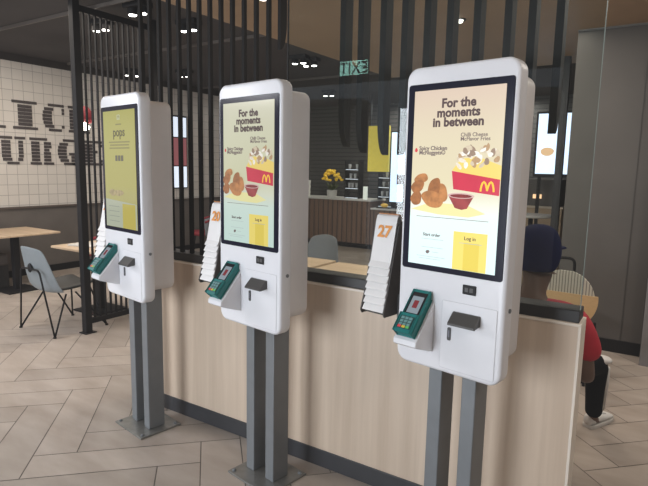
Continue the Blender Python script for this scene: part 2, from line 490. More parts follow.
# ------------------------------------------------------------------ kiosks
KW, ZB, ZT, DEP = .475, .870, 2.094, .075
M_SHAPE = [(-.5, 0), (-.485, .3), (-.44, .62), (-.37, .88), (-.27, 1.0), (-.17, .88), (-.09, .62), (-.03, .3), (0, .08)]
def add_flat_strip(bm, pts, w, y):
    P = [Vector((a, b)) for a, b in pts]; L, R = [], []
    for i in range(len(P)):
        d = (P[min(i+1, len(P)-1)]-P[max(i-1, 0)]).normalized(); nn = Vector((-d.y, d.x))*w/2
        L.append(bm.verts.new((P[i].x+nn.x, y, P[i].y+nn.y))); R.append(bm.verts.new((P[i].x-nn.x, y, P[i].y-nn.y)))
    for i in range(len(P)-1): bm.faces.new((L[i], R[i], R[i+1], L[i+1]))
def arches(cx, z0, w, h, y, th):
    bm = bmesh.new()
    left = [(cx+a*w, z0+b*h) for a, b in M_SHAPE]; right = [(cx-a*w, z0+b*h) for a, b in M_SHAPE]
    add_flat_strip(bm, left, th, y); add_flat_strip(bm, right, th, y-.0002); return bm
def add_flat(bm, pts, y):
    f = bm.faces.new([bm.verts.new((x, y, z)) for x, z in pts])
def blob(cx, cz, rx, rz, rot=0, n=22, wob=.09, seed=0):
    rr = random.Random(seed); ph = [rr.uniform(0, 6.28) for _ in range(3)]
    out = []
    for k in range(n):
        t = 2*PI*k/n; q = 1+wob*(math.sin(2*t+ph[0])+.7*math.sin(3*t+ph[1])+.4*math.sin(5*t+ph[2]))
        x, z = rx*q*math.cos(t), rz*q*math.sin(t)
        out.append((cx+x*math.cos(rot)-z*math.sin(rot), cz+x*math.sin(rot)+z*math.cos(rot)))
    return out
def clip_poly(pts, x0, x1):
    return [(min(max(a, x0), x1), b) for a, b in pts]

def advert(scr, k, tag_):
    """meal advert on a lit portrait display; active area x +-.192, z 1.305..2.0"""
    T = lambda n, c, noise=0, ns=40: screen_mat('%s_%s' % (n, tag_), c, k, noise, ns)
    ink = T('ink', srgb(80, 62, 62)); small = T('smallink', srgb(112, 98, 96))
    y = -.0062
    text_obj('headline', 'For the\nmoments\nin between', .0475, ink, scr, .006, y, 1.931, bold=.0019, spacing=1.02)
    text_obj('caption', 'Chilli Cheese\nMcFlavor Fries', .0205, small, scr, .022, y, 1.818, align='LEFT', bold=.0003)
    text_obj('caption', 'Spicy Chicken\nMcNuggets\u00ae', .0225, small, scr, -.160, y, 1.768, align='LEFT', bold=.0006)
    b = bmesh.new(); add_flat(b, blob(-.174, 1.768, .006, .009, seed=3), y); obj('chilli_mark', b, T('chilli', srgb(205, 60, 70)), scr)
    # tray paper and box of fries
    b = bmesh.new(); add_flat(b, [(-.188, 1.53), (-.06, 1.515), (.07, 1.512), (.14, 1.53), (.06, 1.56), (-.1, 1.56)], -.0046)
    obj('tray_paper', b, T('paper', srgb(228, 222, 160)), scr)
    b = bmesh.new(); add_flat(b, [(-.008, 1.690), (.03, 1.735), (.10, 1.742), (.192, 1.71), (.192, 1.655), (.1, 1.668)], -.0050)
    obj('box_lining', b, T('lining', srgb(232, 205, 110)), scr)
    cols = [srgb(205, 190, 165), srgb(226, 216, 200), srgb(178, 146, 110), srgb(150, 128, 110), srgb(236, 232, 222)]
    rr = random.Random(5)
    for ci in range(5):
        for q in range(8):
            b = bmesh.new()
            cx = rr.uniform(.02, .178); cz = 1.704+.070*math.sin(max(0, min(1, (cx+.02)/.25))*PI)**.7*rr.uniform(.05, 1.1)+rr.uniform(-.004, .008)
            add_flat(b, clip_poly(blob(cx, cz, rr.uniform(.008, .017), rr.uniform(.006, .012), rr.uniform(0, 3), seed=q*7+ci), -.19, .191), -.0052-.00008*(q*5+ci))
            obj('fry_piece', b, T('fry%d' % ci, cols[ci], .08, 120), scr)
    b = bmesh.new(); add_flat(b, [(-.006, 1.688), (.192, 1.660), (.192, 1.600), (.004, 1.618)], -.0092)
    obj('fry_box', b, T('boxred', srgb(198, 48, 72), .04, 15), scr)
    obj('arches_emblem', arches(.144, 1.614, .052, .036, -.0096, .0075), T('arch', srgb(245, 196, 60)), scr)
    # nuggets
    nug = T('nugget', srgb(178, 120, 70), .22, 38); nug2 = T('nuggetdark', srgb(156, 100, 56), .22, 38)
    for i, (cx, cz, rx, rz, ro) in enumerate(((-.163, 1.575, .027, .028, 0), (-.142, 1.655, .031, .020, .2), (-.158, 1.622, .033, .024, .4),
                                              (-.045, 1.603, .026, .036, .5), (-.082, 1.612, .028, .048, -.3), (-.085, 1.575, .050, .034, -.15))):
        b = bmesh.new(); add_flat(b, clip_poly(blob(cx, cz, rx, rz, ro, seed=i+20, wob=.06), -.191, .19), -.0098-.0003*i)
        obj('nugget', b, nug if i % 2 else nug2, scr)
    # sauce cup
    b = bmesh.new(); add_flat(b, [(-.014, 1.592), (.094, 1.594), (.068, 1.546), (.045, 1.540), (.016, 1.546)], -.0122)
    obj('sauce_cup', b, T('sauce', srgb(150, 62, 62), .15, 30), scr)
    b = bmesh.new(); add_flat(b, [(.04+.056*math.cos(2*PI*q/24), 1.594+.011*math.sin(2*PI*q/24)) for q in range(24)], -.0126)
    obj('cup_rim', b, T('rim', srgb(205, 170, 165)), scr)
    b = bmesh.new(); add_flat(b, [(.04+.046*math.cos(2*PI*q/24), 1.593+.007*math.sin(2*PI*q/24)) for q in range(24)], -.0129)
    obj('sauce_top', b, T('saucetop', srgb(125, 45, 45), .2, 40), scr)
    # lower half: rule, order text, log in card
    b = bmesh.new(); add_flat(b, [(-.16, 1.5015), (.155, 1.5015), (.155, 1.5035), (-.16, 1.5035)], y); obj('rule_line', b, small, scr)
    b = bmesh.new(); add_flat(b, [(.014, 1.455), (.156, 1.455), (.156, 1.306), (.014, 1.306)], y); obj('login_card', b, T('card', srgb(234, 214, 110)), scr)
    b = bmesh.new(); add_flat(b, [(.060, 1.415), (.125, 1.415), (.125, 1.306), (.060, 1.306)], y-.0003); obj('login_card', b, T('card2', srgb(222, 200, 84)), scr)
    text_obj('card_title', 'Log in', .0200, ink, scr, .085, y-.0006, 1.425, bold=.0003)
    text_obj('card_title', 'Start order', .0175, ink, scr, -.085, y, 1.425, bold=.0003)
    faint = T('faint', srgb(176, 186, 188))
    for z, a, c, yy in ((1.412, -.13, -.03, y), (1.378, -.13, -.03, y), (1.340, -.15, -.02, y), (1.331, -.14, -.04, y), (1.36, -.08, -.05, y), (1.411, .04, .135, y-.0006)):
        b = bmesh.new(); add_flat(b, [(a, z), (c, z), (c, z+.0018), (a, z+.0018)], yy); obj('fine_print', b, faint, scr)
    b = bmesh.new(); add_flat(b, blob(-.10, 1.360, .009, .007, seed=2), y); obj('round_mark', b, small, scr)

def promo(scr, k, tag_):
    """yellow promotion display of the far kiosk"""
    T = lambda n, c, noise=0, ns=40: screen_mat('%s_%s' % (n, tag_), c, k, noise, ns)
    y = -.0055
    ink = T('ink', srgb(92, 86, 58)); sm = T('small', srgb(140, 134, 80))
    b = bmesh.new(); add_flat(b, rrect(-.018, .022, 1.945, 1.975, .006), y); obj('badge', b, T('badge', srgb(190, 192, 150)), scr)
    obj('arches_emblem', arches(.002, 1.951, .026, .018, y-.0004, .004), T('arch', srgb(150, 145, 90)), scr)
    for z, a, c in ((1.915, -.035, .035), (1.812, -.125, .13), (1.795, -.11, .12), (1.777, -.12, .125)):
        b = bmesh.new(); add_flat(b, [(a, z), (c, z), (c, z+.008), (a, z+.008)], y); obj('fine_print', b, sm, scr)
    text_obj('headline', 'pops', .075, ink, scr, .003, y, 1.850, bold=.0012)
    for q in range(3):
        b = bmesh.new(); add_flat(b, [(-.05+q*.035, 1.705), (-.022+q*.035, 1.705), (-.022+q*.035, 1.738), (-.05+q*.035, 1.738)], y)
        obj('price_block', b, T('price', srgb(96, 92, 74)), scr)
    # lower half: pale content with a yellow card
    b = bmesh.new(); add_flat(b, [(-.19, 1.306), (.19, 1.306), (.19, 1.455), (-.19, 1.475)], -.0048); obj('pale_band', b, T('pale', srgb(176, 182, 160)), scr)
    b = bmesh.new(); add_flat(b, [(.02, 1.306), (.175, 1.306), (.175, 1.452), (.02, 1.452)], y); obj('login_card', b, T('card', srgb(190, 176, 80)), scr)
    for q, (cx, rx) in enumerate(((-.02, .055), (-.1, .04))):
        b = bmesh.new(); add_flat(b, blob(cx, 1.515, rx, .020, seed=4+q), y-.0002*q); obj('meal_picture', b, T('meal', srgb(168, 152, 110), .2, 40), scr)
    for z in (1.43, 1.40, 1.37, 1.34):
        b = bmesh.new(); add_flat(b, [(-.15, z), (-.02, z), (-.02, z+.003), (-.15, z+.003)], y); obj('fine_print', b, T('small2', srgb(140, 146, 136)), scr)

def make_kiosk(loc, rz, label, which, num, k):
    t = thing('order_kiosk', label, 'kiosk', loc, rz, 'self-order kiosks')
    obj('base_plate', box(-.166, .166, -.01, .276, 0, .012, bev=.003), PLATE, t)
    for x in (-.14, .14):
        for y in (.015, .25):
            obj('bolt', lathe([(.011, 0), (.011, .006), (.006, .010)], (x, y, .012), 8), STEEL, t)
    for x in (-.120, .038):
        obj('post', box(x, x+.064, .085, .195, .012, .98, bev=.004), STEEL, t)
    obj('front_shell', prism(rrect(-KW/2, KW/2, ZB, ZT, .052), 0, DEP, bev=.013, seg=3), WHITE, t, smooth=True, auto=40)
    obj('rear_housing', prism(rrect(-.205, .205, .93, 2.055, .05), DEP-.004, .225, bev=.010, seg=3), HOUS, t, smooth=True, auto=40)
    bz = obj('screen_bezel', prism(rrect(-.223, .223, 1.2816, 2.0266, .012, 4), -.003, .004, bev=.0015, seg=1), BLACKG, t)
    if which == 'meal':
        m = screen_bg('advert_bg_%s' % num, BG[num], k)
    else:
        m = screen_bg('promo_bg', [(0, srgb(176, 170, 104)), (.3, srgb(176, 170, 104)), (.36, srgb(178, 172, 96)), (1, srgb(176, 172, 92))], k)
    s = obj('screen', box(-.192, .192, -.0045, -.002, 1.305, 2.0), m, t); s['label'] = 'lit portrait display'
    (advert if which == 'meal' else promo)(s, k, num)
    # scanner window, receipt hood, key slot, service door
    w = obj('scanner_window', box(.064, .121, -.005, .004, 1.212, 1.250, bev=.003), BLACKM, t)
    obj('scanner_lens', box(.074, .090, -.0065, -.003, 1.222, 1.240, bev=.002), DGREY, w); obj('scanner_lens', box(.094, .110, -.0065, -.003, 1.222, 1.240, bev=.002), DGREY, w)
    d = obj('service_door', prism(rrect(-.022, .212, .892, 1.172, .006, 3), -.0022, .004, bev=.0012, seg=1), WHITE, t)
    bmk = bmesh.new()
    add_flat_strip(bmk, rrect(-.0225, .2125, .8915, 1.1725, .006, 3)+[rrect(-.0225, .2125, .8915, 1.1725, .006, 3)[0]], .0018, -.0004)
    obj('door_gap', bmk, mat('gap_grey', (.45, .45, .47), rough=.6), d)
    obj('receipt_hood', prism([(.0, 1.136), (-.010, 1.136), (-.050, 1.098), (-.050, 1.090), (-.046, 1.088), (.0, 1.094)], .030, .146, plane='YZ', bev=.002, seg=1),
        mat('hood_grey', (.055, .052, .05), rough=.4), t)
    sl = obj('key_slot', prism(rrect(.008, .024, 1.012, 1.066, .006, 4), -.006, .002, bev=.001, seg=1), DGREY, t)
    obj('slot_light', prism(rrect(.013, .019, 1.026, 1.054, .002, 3), -.0075, -.004), mat('slot_grey', (.15, .15, .18), rough=.3), sl)
    obj('side_lock', tube([(KW/2-.004, .045, 1.168), (KW/2+.004, .045, 1.168)], .009, 12), STEEL, t)
    # card terminal on its wedge bracket
    br = obj('terminal_bracket', prism([(0, 1.152), (-.108, 1.030), (-.128, 1.012), (-.130, .992), (-.120, .984), (0, .944)], -.166, -.058, plane='YZ', bev=.004, seg=2), WHITE, t)
    br['label'] = 'white wedge bracket'
    # local frame of the sloping top: from (ly 0, z 1.15) down to (ly -.142, z .99)
    a = Vector((0, 0, 1.158)); bq = Vector((0, -.112, 1.030)); dl = (bq-a); L = dl.length; dl.normalize()
    nrm = Vector((0, dl.z, -dl.y)); nrm = nrm if nrm.z > 0 else -nrm     # outward, up and towards the customer
    def TT(u, s, h): return Vector((-.112+u, 0, 0)) + a + dl*s + nrm*h
    def slab(u0, u1, s0, s1, h0, h1, bev=.004, taper=None):
        q = bmesh.new(); bmesh.ops.create_cube(q, size=1)
        for v in q.verts:
            u = u0 if v.co.x < 0 else u1; s_ = s0 if v.co.y < 0 else s1; h = h0 if v.co.z < 0 else h1
            if taper and v.co.z > 0 and v.co.y > 0: h = taper
            v.co = TT(u, s_, h)
        if bev: bmesh.ops.bevel(q, geom=q.edges[:], offset=bev, segments=2, profile=.5, affect='EDGES')
        return q
    tm = obj('card_terminal', slab(-.038, .038, -.016, L+.004, .002, .034, .006), TEAL, t); tm['label'] = 'teal card payment terminal'
    obj('terminal_lip', slab(-.040, .040, L*.60, L+.006, .004, .046, .006), TEAL, tm)
    obj('terminal_display', slab(-.033, .033, -.008, L*.58, .030, .0362, .001), mat('terminal_black', (.015, .016, .02), rough=.15), tm)
    obj('terminal_picture', slab(-.026, .026, .010, L*.52, .0355, .0366, 0), screen_mat('term_lcd', srgb(128, 140, 148), .85), tm)
    obj('terminal_picture', slab(-.011, .011, L*.17, L*.38, .0362, .0370, 0), screen_mat('term_red', srgb(120, 30, 40), .8), tm)
    obj('keypad', slab(-.030, .030, L*.66, L*.97, .044, .048, .002), mat('keypad_dark', (.02, .06, .06), rough=.4), tm)
    km = mat('key_grey', (.12, .25, .25), rough=.5)
    kb = bmesh.new()
    for i in range(3):
        for j in range(3):
            merge(kb, slab(-.026+i*.0185, -.011+i*.0185, L*.68+j*.0145, L*.68+j*.0145+.009, .047, .0505, .001))
    obj('number_keys', kb, km, tm)
    for i, c in enumerate(((.6, .05, .06), (.6, .42, .05), (.10, .45, .12))):
        obj('key', slab(-.026+i*.0185, -.011+i*.0185, L*.905, L*.96, .047, .0505, .001), mat('key_%d' % i, c, rough=.5), tm)
    # rack for the table numbers, on the left flank
    X0, X1 = -.452, -.330
    side = [(.112, 1.44), (.070, 1.26), (.040, 1.13), (.014, 1.045), (.024, 1.028), (.205, 1.028), (.215, 1.20), (.200, 1.34), (.165, 1.43), (.14, 1.455)]
    bk = bmesh.new(); add_prism(bk, side, X0-.006, X0, plane='YZ'); add_prism(bk, side, X1, X1+.006, plane='YZ')
    add_box(bk, X0, X1, .045, .205, 1.032, 1.038); add_box(bk, X0, X1, .198, .206, 1.038, 1.33)
    rk = obj('number_rack', bk, mat('rack_brown', (.055, .046, .043), rough=.55), t); rk['label'] = 'dark rack for table numbers'
    bk = bmesh.new(); add_box(bk, X1+.006, -.19, .120, .20, 1.00, 1.050, bev=.003); add_box(bk, X1+.006, X1+.012, .120, .2, .985, 1.12)
    obj('rack_bracket', bk, STEEL, rk)
    return t

def tent_bm(extra=0):
    """folded number card: bent sheet in the (y, z) plane, front face leaning forward, short flap behind"""
    front = [(-.0560, -.228), (-.0530, -.222), (-.0400, -.202), (-.029, -.15), (-.014, -.07), (-.005, -.018), (.003, .003), (.014, .010), (.026, .004), (.034, -.012)]
    back = [(.0335, -.034)]
    pts = front+back
    bm = bmesh.new(); th = .0026
    outer = pts; inner = [(a+.0022, b-.0024) for a, b in pts]
    add_prism(bm, outer+inner[::-1], -.0575, .0575, plane='YZ'); return bm
TENT_PROTO = None
def place_tents(kloc, rz, num, where, digits, xoff=0.0):
    c, s = math.cos(rz), math.sin(rz)
    for q in range(7):
        lx, ly, z = -.389, .106-.0058*q, 1.474-.0325*q
        wx, wy = kloc[0]+lx*c-ly*s, kloc[1]+lx*s+ly*c
        if q == 0:
            r = thing('table_number', 'white number card printed %s in orange, topmost in the rack of the %s kiosk' % (digits, where), 'table number', (wx, wy, z), rz, 'table numbers of the %s kiosk' % where)
            obj('card', tent_bm(), TENT, r)
            obj('back_flap', prism([(.012, .0125), (.0265, .0055), (.0355, -.012), (.0345, -.030), (.0365, -.030), (.0375, -.012), (.028, .0075), (.012, .0145)], -.0575, .0575, plane='YZ'), TENTO, r)
            tx = text_obj('digits', num, .074, ORANGE, r, xoff, -.0225, -.096, bold=.0026, rot=(PI/2-.29, 0, 0), scale_x=1.0)
            tx.location = (xoff, -.0215, -.090); tx.rotation_euler = (PI/2-.185, 0, 0)
        else:
            r = obj('table_number', tent_bm(), TENT, loc=(wx, wy, z), rotz=rz)
            tag(r, "white number card nested in the %s kiosk's rack, %s below the top card" % (where, ordinal(q-1)), 'table number', 'table numbers of the %s kiosk' % where)

BG = {'27': [(0, srgb(216, 242, 244)), (.27, srgb(222, 242, 240)), (.36, srgb(228, 230, 214)), (.47, srgb(216, 206, 172)), (.75, srgb(212, 200, 172)), (1, srgb(206, 186, 168))],
      '20': [(0, srgb(196, 220, 212)), (.27, srgb(204, 222, 212)), (.36, srgb(210, 214, 194)), (.47, srgb(202, 202, 168)), (.75, srgb(206, 206, 178)), (1, srgb(212, 210, 188))]}
KI = [((-2.5114, -.3583, 0), -.170, 'white self-order kiosk with a yellow screen, farthest of the three', 'promo', 'far', .68),
      ((-1.503, -.3693, 0), -.165, 'white self-order kiosk with the dimmer meal advert, in the middle of the three', 'meal', 'middle', .74),
      ((-.4498, -.3769, 0), -.172, 'white self-order kiosk with the bright meal advert, nearest of the three', 'meal', 'near', 1.0)]
NUM = {'far': ('2', '2', -.018), 'middle': ('20', '20', 0), 'near': ('27', '27', 0)}
for loc, rz, lab, which, nm, k in KI:
    make_kiosk(loc, rz, lab, which, NUM[nm][0], k)
    place_tents(loc, rz, NUM[nm][0], {'far': 'farthest', 'middle': 'middle', 'near': 'nearest'}[nm], NUM[nm][1], NUM[nm][2])

# ------------------------------------------------------------------ tables
def make_table(label, x0, x1, y0, y1, px, py, group=None, h=.75):
    cx, cy = (x0+x1)/2, (y0+y1)/2
    t = thing('cafe_table', label, 'table', (cx, cy, 0), 0, group)
    obj('table_top', box(x0-cx, x1-cx, y0-cy, y1-cy, h-.026, h, bev=.006), OAKTOP, t)
    obj('pedestal', box(px-cx-.04, px-cx+.04, py-cy-.04, py-cy+.04, .02, h-.026, bev=.004), BLACKM, t)
    obj('foot', box(px-cx-.21, px-cx+.21, py-cy-.21, py-cy+.21, 0, .02, bev=.004), BLACKM, t)
    return t
make_table('light oak cafe table on a black pedestal below the wall lettering', -7.62, -6.74, .70, 1.78, -6.92, 1.25)
make_table('light oak cafe table in front of the grey wire-legged chair, beside the slat screen', -5.62, -4.72, .98, 1.62, -5.2, 1.30)
make_table('light oak cafe table behind the divider, nearer the rack numbered 27', -2.50, -1.86, 1.50, 2.16, -2.18, 1.83)
make_table('light oak cafe table behind the divider, just right of the middle kiosk', -3.20, -2.56, 1.55, 2.21, -2.88, 1.88)

# ------------------------------------------------------------------ wire chairs
SEATD = mat('dark_seat', (.030, .031, .031), rough=.6, noise=.1)
def shell_bm(back):
    hw_scale = 1.0
    prof = [(-.365, .885, .165), (-.345, .83, .195), (-.315, .72, .225), (-.275, .57, .26), (-.235, .45, .285), (-.19, .405, .285),
            (-.08, .398, .275), (.08, .408, .265), (.20, .425, .25), (.265, .425, .225)]
    prof = prof[:6] if back else [(y, z+.022, w*.96) for y, z, w in prof[5:]]
    bm = bmesh.new(); N = 10; rows = []
    for i, (y, z, w) in enumerate(prof):
        row = []
        for k in range(N+1):
            s = -1+2*k/N; c = s*s
            yy, zz = y, z
            if back: yy += .055*c; zz -= (.03*c if i == 0 else (-.02*c if i == 5 else 0))
            else: zz += .035*c
            row.append(bm.verts.new((s*w*hw_scale, yy, zz)))
        rows.append(row)
    for i in range(len(rows)-1):
        for k in range(N): bm.faces.new((rows[i][k], rows[i][k+1], rows[i+1][k+1], rows[i+1][k]))
    return bm
def solidify(o, t):
    md = o.modifiers.new('thickness', 'SOLIDIFY'); md.thickness = t; md.offset = 0
    sb = o.modifiers.new('smooth', 'SUBSURF'); sb.levels = 1; sb.render_levels = 1
def make_wire_chair(label, loc, rz, m, group=None):
    t = thing('wire_chair', label, 'chair', loc, rz, group)
    sh = obj('backrest', shell_bm(True), m, t, smooth=True); solidify(sh, .014)
    st = obj('seat', shell_bm(False), SEATD, t, smooth=True); solidify(st, .030)
    # rear inverted U whose crown carries a hub on the back, and front inverted U under the seat
    obj('rear_leg_loop', tube(rounded_path([(-.305, -.285, .008), (-.16, -.325, .655), (.16, -.325, .655), (.305, -.285, .008)], .05), .009, 8), BLACKM, t, smooth=True)
    for sx in (-1, 1):
        obj('leg', tube([(sx*.305, -.283, .008), (sx*.19, -.08, .385)], .009, 8), BLACKM, t, smooth=True)
        obj('leg', tube([(sx*.305, .285, .008), (sx*.19, .02, .392)], .009, 8), BLACKM, t, smooth=True)
        obj('leg', tube([(sx*.305, .285, .008), (sx*.17, .20, .405)], .009, 8), BLACKM, t, smooth=True)
    bm = bmesh.new()
    for sx in (-1, 1):
        for sy in (-1, 1): add_lathe(bm, [(.016, 0), (.016, .012), (.008, .016)], (sx*.305, sy*.285, 0), 10)
    obj('foot_cap', bm, BLACKM, t)
    hb = bmesh.new(); add_ball(hb, (0, -.325, .665), .042, (.8, .35, 1.1)); obj('back_hub', hb, BLACKM, t, smooth=True)
    return t
wc = make_wire_chair('grey-blue shell chair with black wire legs, back turned, left of the slat screen', (-4.925, .685, 0), 0, CHAIRG)
ch_p = dup(wc, (-.345, .62, 0), .0, 'grey-blue chair under the seated person in the red top'); ch_p.scale = (.76, 1, 1)
make_wire_chair('dark grey chair behind the oak table just right of the middle kiosk', (-3.22, 2.70, 0), PI, mat('slate_shell', (.115, .12, .125), rough=.55))

# round-backed chairs with red cushions along the tiled wall
RED = mat('red_cushion', (.22, .02, .028), rough=.6, noise=.08)
def make_tub_chair(label, loc, rz, group=None):
    t = thing('tub_chair', label, 'chair', loc, rz, group)
    bm = bmesh.new(); rows = []
    for z, r in ((.38, .25), (.50, .265), (.66, .275), (.80, .27)):
        row = []
        for k in range(15):
            a = math.radians(180+ (k/14)*180); zz = z if z < .6 else z-.16*abs(k-7)/7*((z-.5)/.3)
            row.append(bm.verts.new((r*math.cos(a), r*math.sin(a), zz)))
        rows.append(row)
    for i in range(3):
        for k in range(14): bm.faces.new((rows[i][k], rows[i][k+1], rows[i+1][k+1], rows[i+1][k]))
    b = obj('backrest', bm, mat('tub_grey', (.17, .18, .19), rough=.6), t, smooth=True); solidify(b, .03)
    obj('top_band', tube([(.275*math.cos(math.radians(180+k/14*180)), .275*math.sin(math.radians(180+k/14*180)), .812-.16*abs(k-7)/7) for k in range(15)], .02, 8), RED, t, smooth=True)
    obj('cushion', lathe([(.22, .40), (.24, .42), (.24, .45), (.21, .475), (.0, .48)], (0, 0, 0), 24), RED, t, smooth=True)
    for sx in (-1, 1):
        for sy in (-1, 1):
            obj('leg', tube([(sx*.16, sy*.16, .40), (sx*.22, sy*.22, .0)], [.016, .011], 8), BLACKM, t, smooth=True)
    return t
tb = make_tub_chair('round-backed grey chair with red trim behind the oak tables at the left', (-6.55, 2.25, 0), 2.2)
dup(tb, (-7.05, 4.75, 0), 2.5, 'round-backed grey chair with red trim seen between the long fins and the middle kiosk')

# banquette below the tiles
bq = thing('banquette', 'dark padded banquette bench along the left wall under the lettering', 'bench', (-7.45, -.2, 0))
obj('base', box(-.28, .24, -2.2, 1.5, 0, .30, bev=.01), mat('banq_base', (.03, .026, .024), rough=.6), bq)
obj('seat', box(-.28, .28, -2.2, 1.5, .30, .45, bev=.03, seg=3), mat('banq_seat', (.075, .06, .052), rough=.7, noise=.1), bq)
obj('backrest', box(-.30, -.20, -2.2, 1.5, .45, .97, bev=.03, seg=3), mat('banq_back', (.12, .10, .09), rough=.7, noise=.1), bq)

# white tray on the oak table beside the chair
tr = obj('serving_tray', prism(rrect(-.19, .19, -.13, .13, .03, 5), 0, .016, plane='XY', bev=.005), mat('tray_pale', (.55, .53, .50), rough=.5), loc=(-5.32, 1.25, .75), rotz=.2)
tag(tr, 'pale serving tray lying on the oak table beside the slat screen', 'tray')

# ------------------------------------------------------------------ far service counter and its things
CLAD = wood_mat('brown_cladding', (.125, .068, .045), (.215, .125, .082), rough=.5, axis='Z', bandw=2.6)
ct = thing('service_counter', 'long far counter clad in brown upright boards with a pale worktop', 'counter', (-6.4, 7.85, 0))
obj('cladding', box(-1.35, 1.40, -.35, .30, .10, 1.0), CLAD, ct)
obj('kick_plate', box(-1.35, 1.40, -.33, .30, 0, .10), BLACKM, ct)
obj('worktop', box(-1.38, 1.42, -.38, .33, 1.0, 1.035, bev=.005), mat('pale_worktop', (.62, .60, .57), rough=.3), ct)
c2 = thing('pickup_counter', 'lower pale-topped counter clad in brown boards, right of the long counter', 'counter', (-3.7, 7.85, 0))
obj('cladding', box(-1.28, 1.6, -.35, .30, .10, .84), CLAD, c2)
obj('kick_plate', box(-1.28, 1.6, -.33, .30, 0, .10), BLACKM, c2)
obj('worktop', box(-1.28, 1.62, -.38, .33, .84, .875, bev=.005), MATS['pale_worktop'], c2)
# flowers in a pot
pl = thing('potted_flowers', 'yellow flowers with green leaves in a white pot on the long counter', 'plant', (-6.02, 7.62, 1.035))
obj('pot', lathe([(.085, 0), (.10, .02), (.115, .16), (.105, .165), (.0, .15)], (0, 0, 0), 20), mat('white_pot', (.7, .68, .64), rough=.4), pl, smooth=True, auto=40)
rr = random.Random(11); bm = bmesh.new()
for q in range(40):
    a = rr.uniform(0, 6.28); e = rr.uniform(.2, 1.3); L = rr.uniform(.14, .28)
    d = Vector((math.cos(a)*math.cos(e), math.sin(a)*math.cos(e), math.sin(e))); p = Vector((0, 0, .15)); sd = d.cross(Vector((0, 0, 1))).normalized()*.028
    v = [bm.verts.new(c) for c in (p, p+d*L*.5+sd, p+d*L, p+d*L*.5-sd)]; bm.faces.new(v)
obj('leaves', bm, mat('leaf_green', (.10, .13, .04), rough=.6), pl)
bm = bmesh.new()
for q in range(46):
    a = rr.uniform(0, 6.28); e = rr.uniform(.1, 1.5); r = .22*rr.uniform(.7, 1.05)
    add_ball(bm, (r*math.cos(a)*math.cos(e)*1.0, r*math.sin(a)*math.cos(e), .36+r*math.sin(e)*1.1), .040, (1, 1, .7), 8)
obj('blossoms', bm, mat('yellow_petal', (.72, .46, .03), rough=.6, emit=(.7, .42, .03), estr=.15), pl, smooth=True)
# cup stack, glass shelf, menu stand
cs = obj('cup_stack', lathe([(.045, 0), (.06, .12), (.05, .12), (.062, .24), (.052, .24), (.064, .36), (.0, .36)], (0, 0, 0), 16), mat('paper_white', (.62, .60, .56), rough=.6), loc=(-6.68, 7.65, 1.035))
tag(cs, 'pale stack of upturned cups at the left end of the long counter', 'cups')
sh = thing('display_shelf', 'small black shelf rack with bright lit shelves on the long counter', 'shelf', (-5.55, 7.75, 1.035))
for x in (-.17, .16):
    obj('upright', box(x, x+.015, -.10, .10, 0, .82), BLACKM, sh)
for k, z in enumerate((.02, .22, .42, .62)):
    f = obj('shelf', box(-.17, .175, -.10, .10, z, z+.012), BLACKM, sh)
    obj('shelf_light', box(-.15, .15, -.10, -.085, z-.012, z), mat('shelf_glow', (.8, .85, .9), emit=(.8, .88, 1), estr=1.6 if k in (1, 2) else .5), f)
CUP = mat('cup_white', (.62, .62, .62), rough=.4)
for k, (x, z) in enumerate(((-.10, .232), (-.02, .232), (.08, .232), (-.07, .432), (.04, .432), (-.10, .632), (.08, .632))):
    o = obj('drinking_cup', lathe([(.022, 0), (.032, .10), (.0, .10)], (0, 0, 0), 12), CUP, loc=(-5.55+x, 7.74, 1.035+z))
    tag(o, 'small white cup standing on the lit shelf rack at the far counter', 'cup', 'cups on the lit shelf rack')
sh2 = dup(sh, (-4.86, 7.97, .875), 0, 'added lit shelf rack brightening the pickup counter below the yellow panel', 'lit shelf racks')  # extra glowing rack added to brighten the kitchen
sh['group'] = 'lit shelf racks'
for k, (x, z) in enumerate(((-.10, .232), (.02, .232), (-.07, .432), (.07, .432), (.0, .632))):
    o = obj('drinking_cup', lathe([(.022, 0), (.032, .10), (.0, .10)], (0, 0, 0), 12), CUP, loc=(-4.86+x, 7.96, .875+z))
    tag(o, 'small white cup on the lit rack below the yellow panel', 'cup', 'cups on the added lit rack')
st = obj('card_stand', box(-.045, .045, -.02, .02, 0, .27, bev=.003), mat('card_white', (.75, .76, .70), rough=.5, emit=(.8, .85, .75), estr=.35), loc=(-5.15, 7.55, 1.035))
tag(st, 'upright white card stand at the right end of the long counter', 'stand')
# hanging panels and light boxes
yp = thing('yellow_sign_panel', 'tall yellow panel hanging over the counter step, left of the white light box', 'sign', (-4.90, 7.62, 1.62))
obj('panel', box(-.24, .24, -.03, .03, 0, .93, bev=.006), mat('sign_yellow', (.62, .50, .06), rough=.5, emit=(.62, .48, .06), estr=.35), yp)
for x in (-.2, .2): obj('hanger', box(x-.008, x+.008, -.008, .008, .93, 1.58), BLACKM, yp)
lb = thing('menu_light_box', 'big bluish-white light box standing on the pickup counter, left of the nearest kiosk', 'light box', (-4.36, 7.82, .875))
obj('frame', box(-.36, .36, -.04, .04, .10, 1.58, bev=.006), BLACKM, lb)
obj('lit_face', box(-.33, .33, -.05, -.035, .13, 1.55), mat('lightbox_blue', (.6, .7, .8), emit=(.62, .76, 1.0), estr=1.0), lb)
for x in (-.25, .25): obj('foot', box(x-.03, x+.03, -.08, .08, 0, .10), BLACKM, lb)
rg = thing('cash_register', 'mauve-backed till screen on the pickup counter before the light box', 'till', (-4.30, 7.62, .875))
obj('base', box(-.14, .14, -.10, .12, 0, .10, bev=.01), DARK, rg)
obj('stand', box(-.02, .02, -.02, .02, .10, .56), DARK, rg)
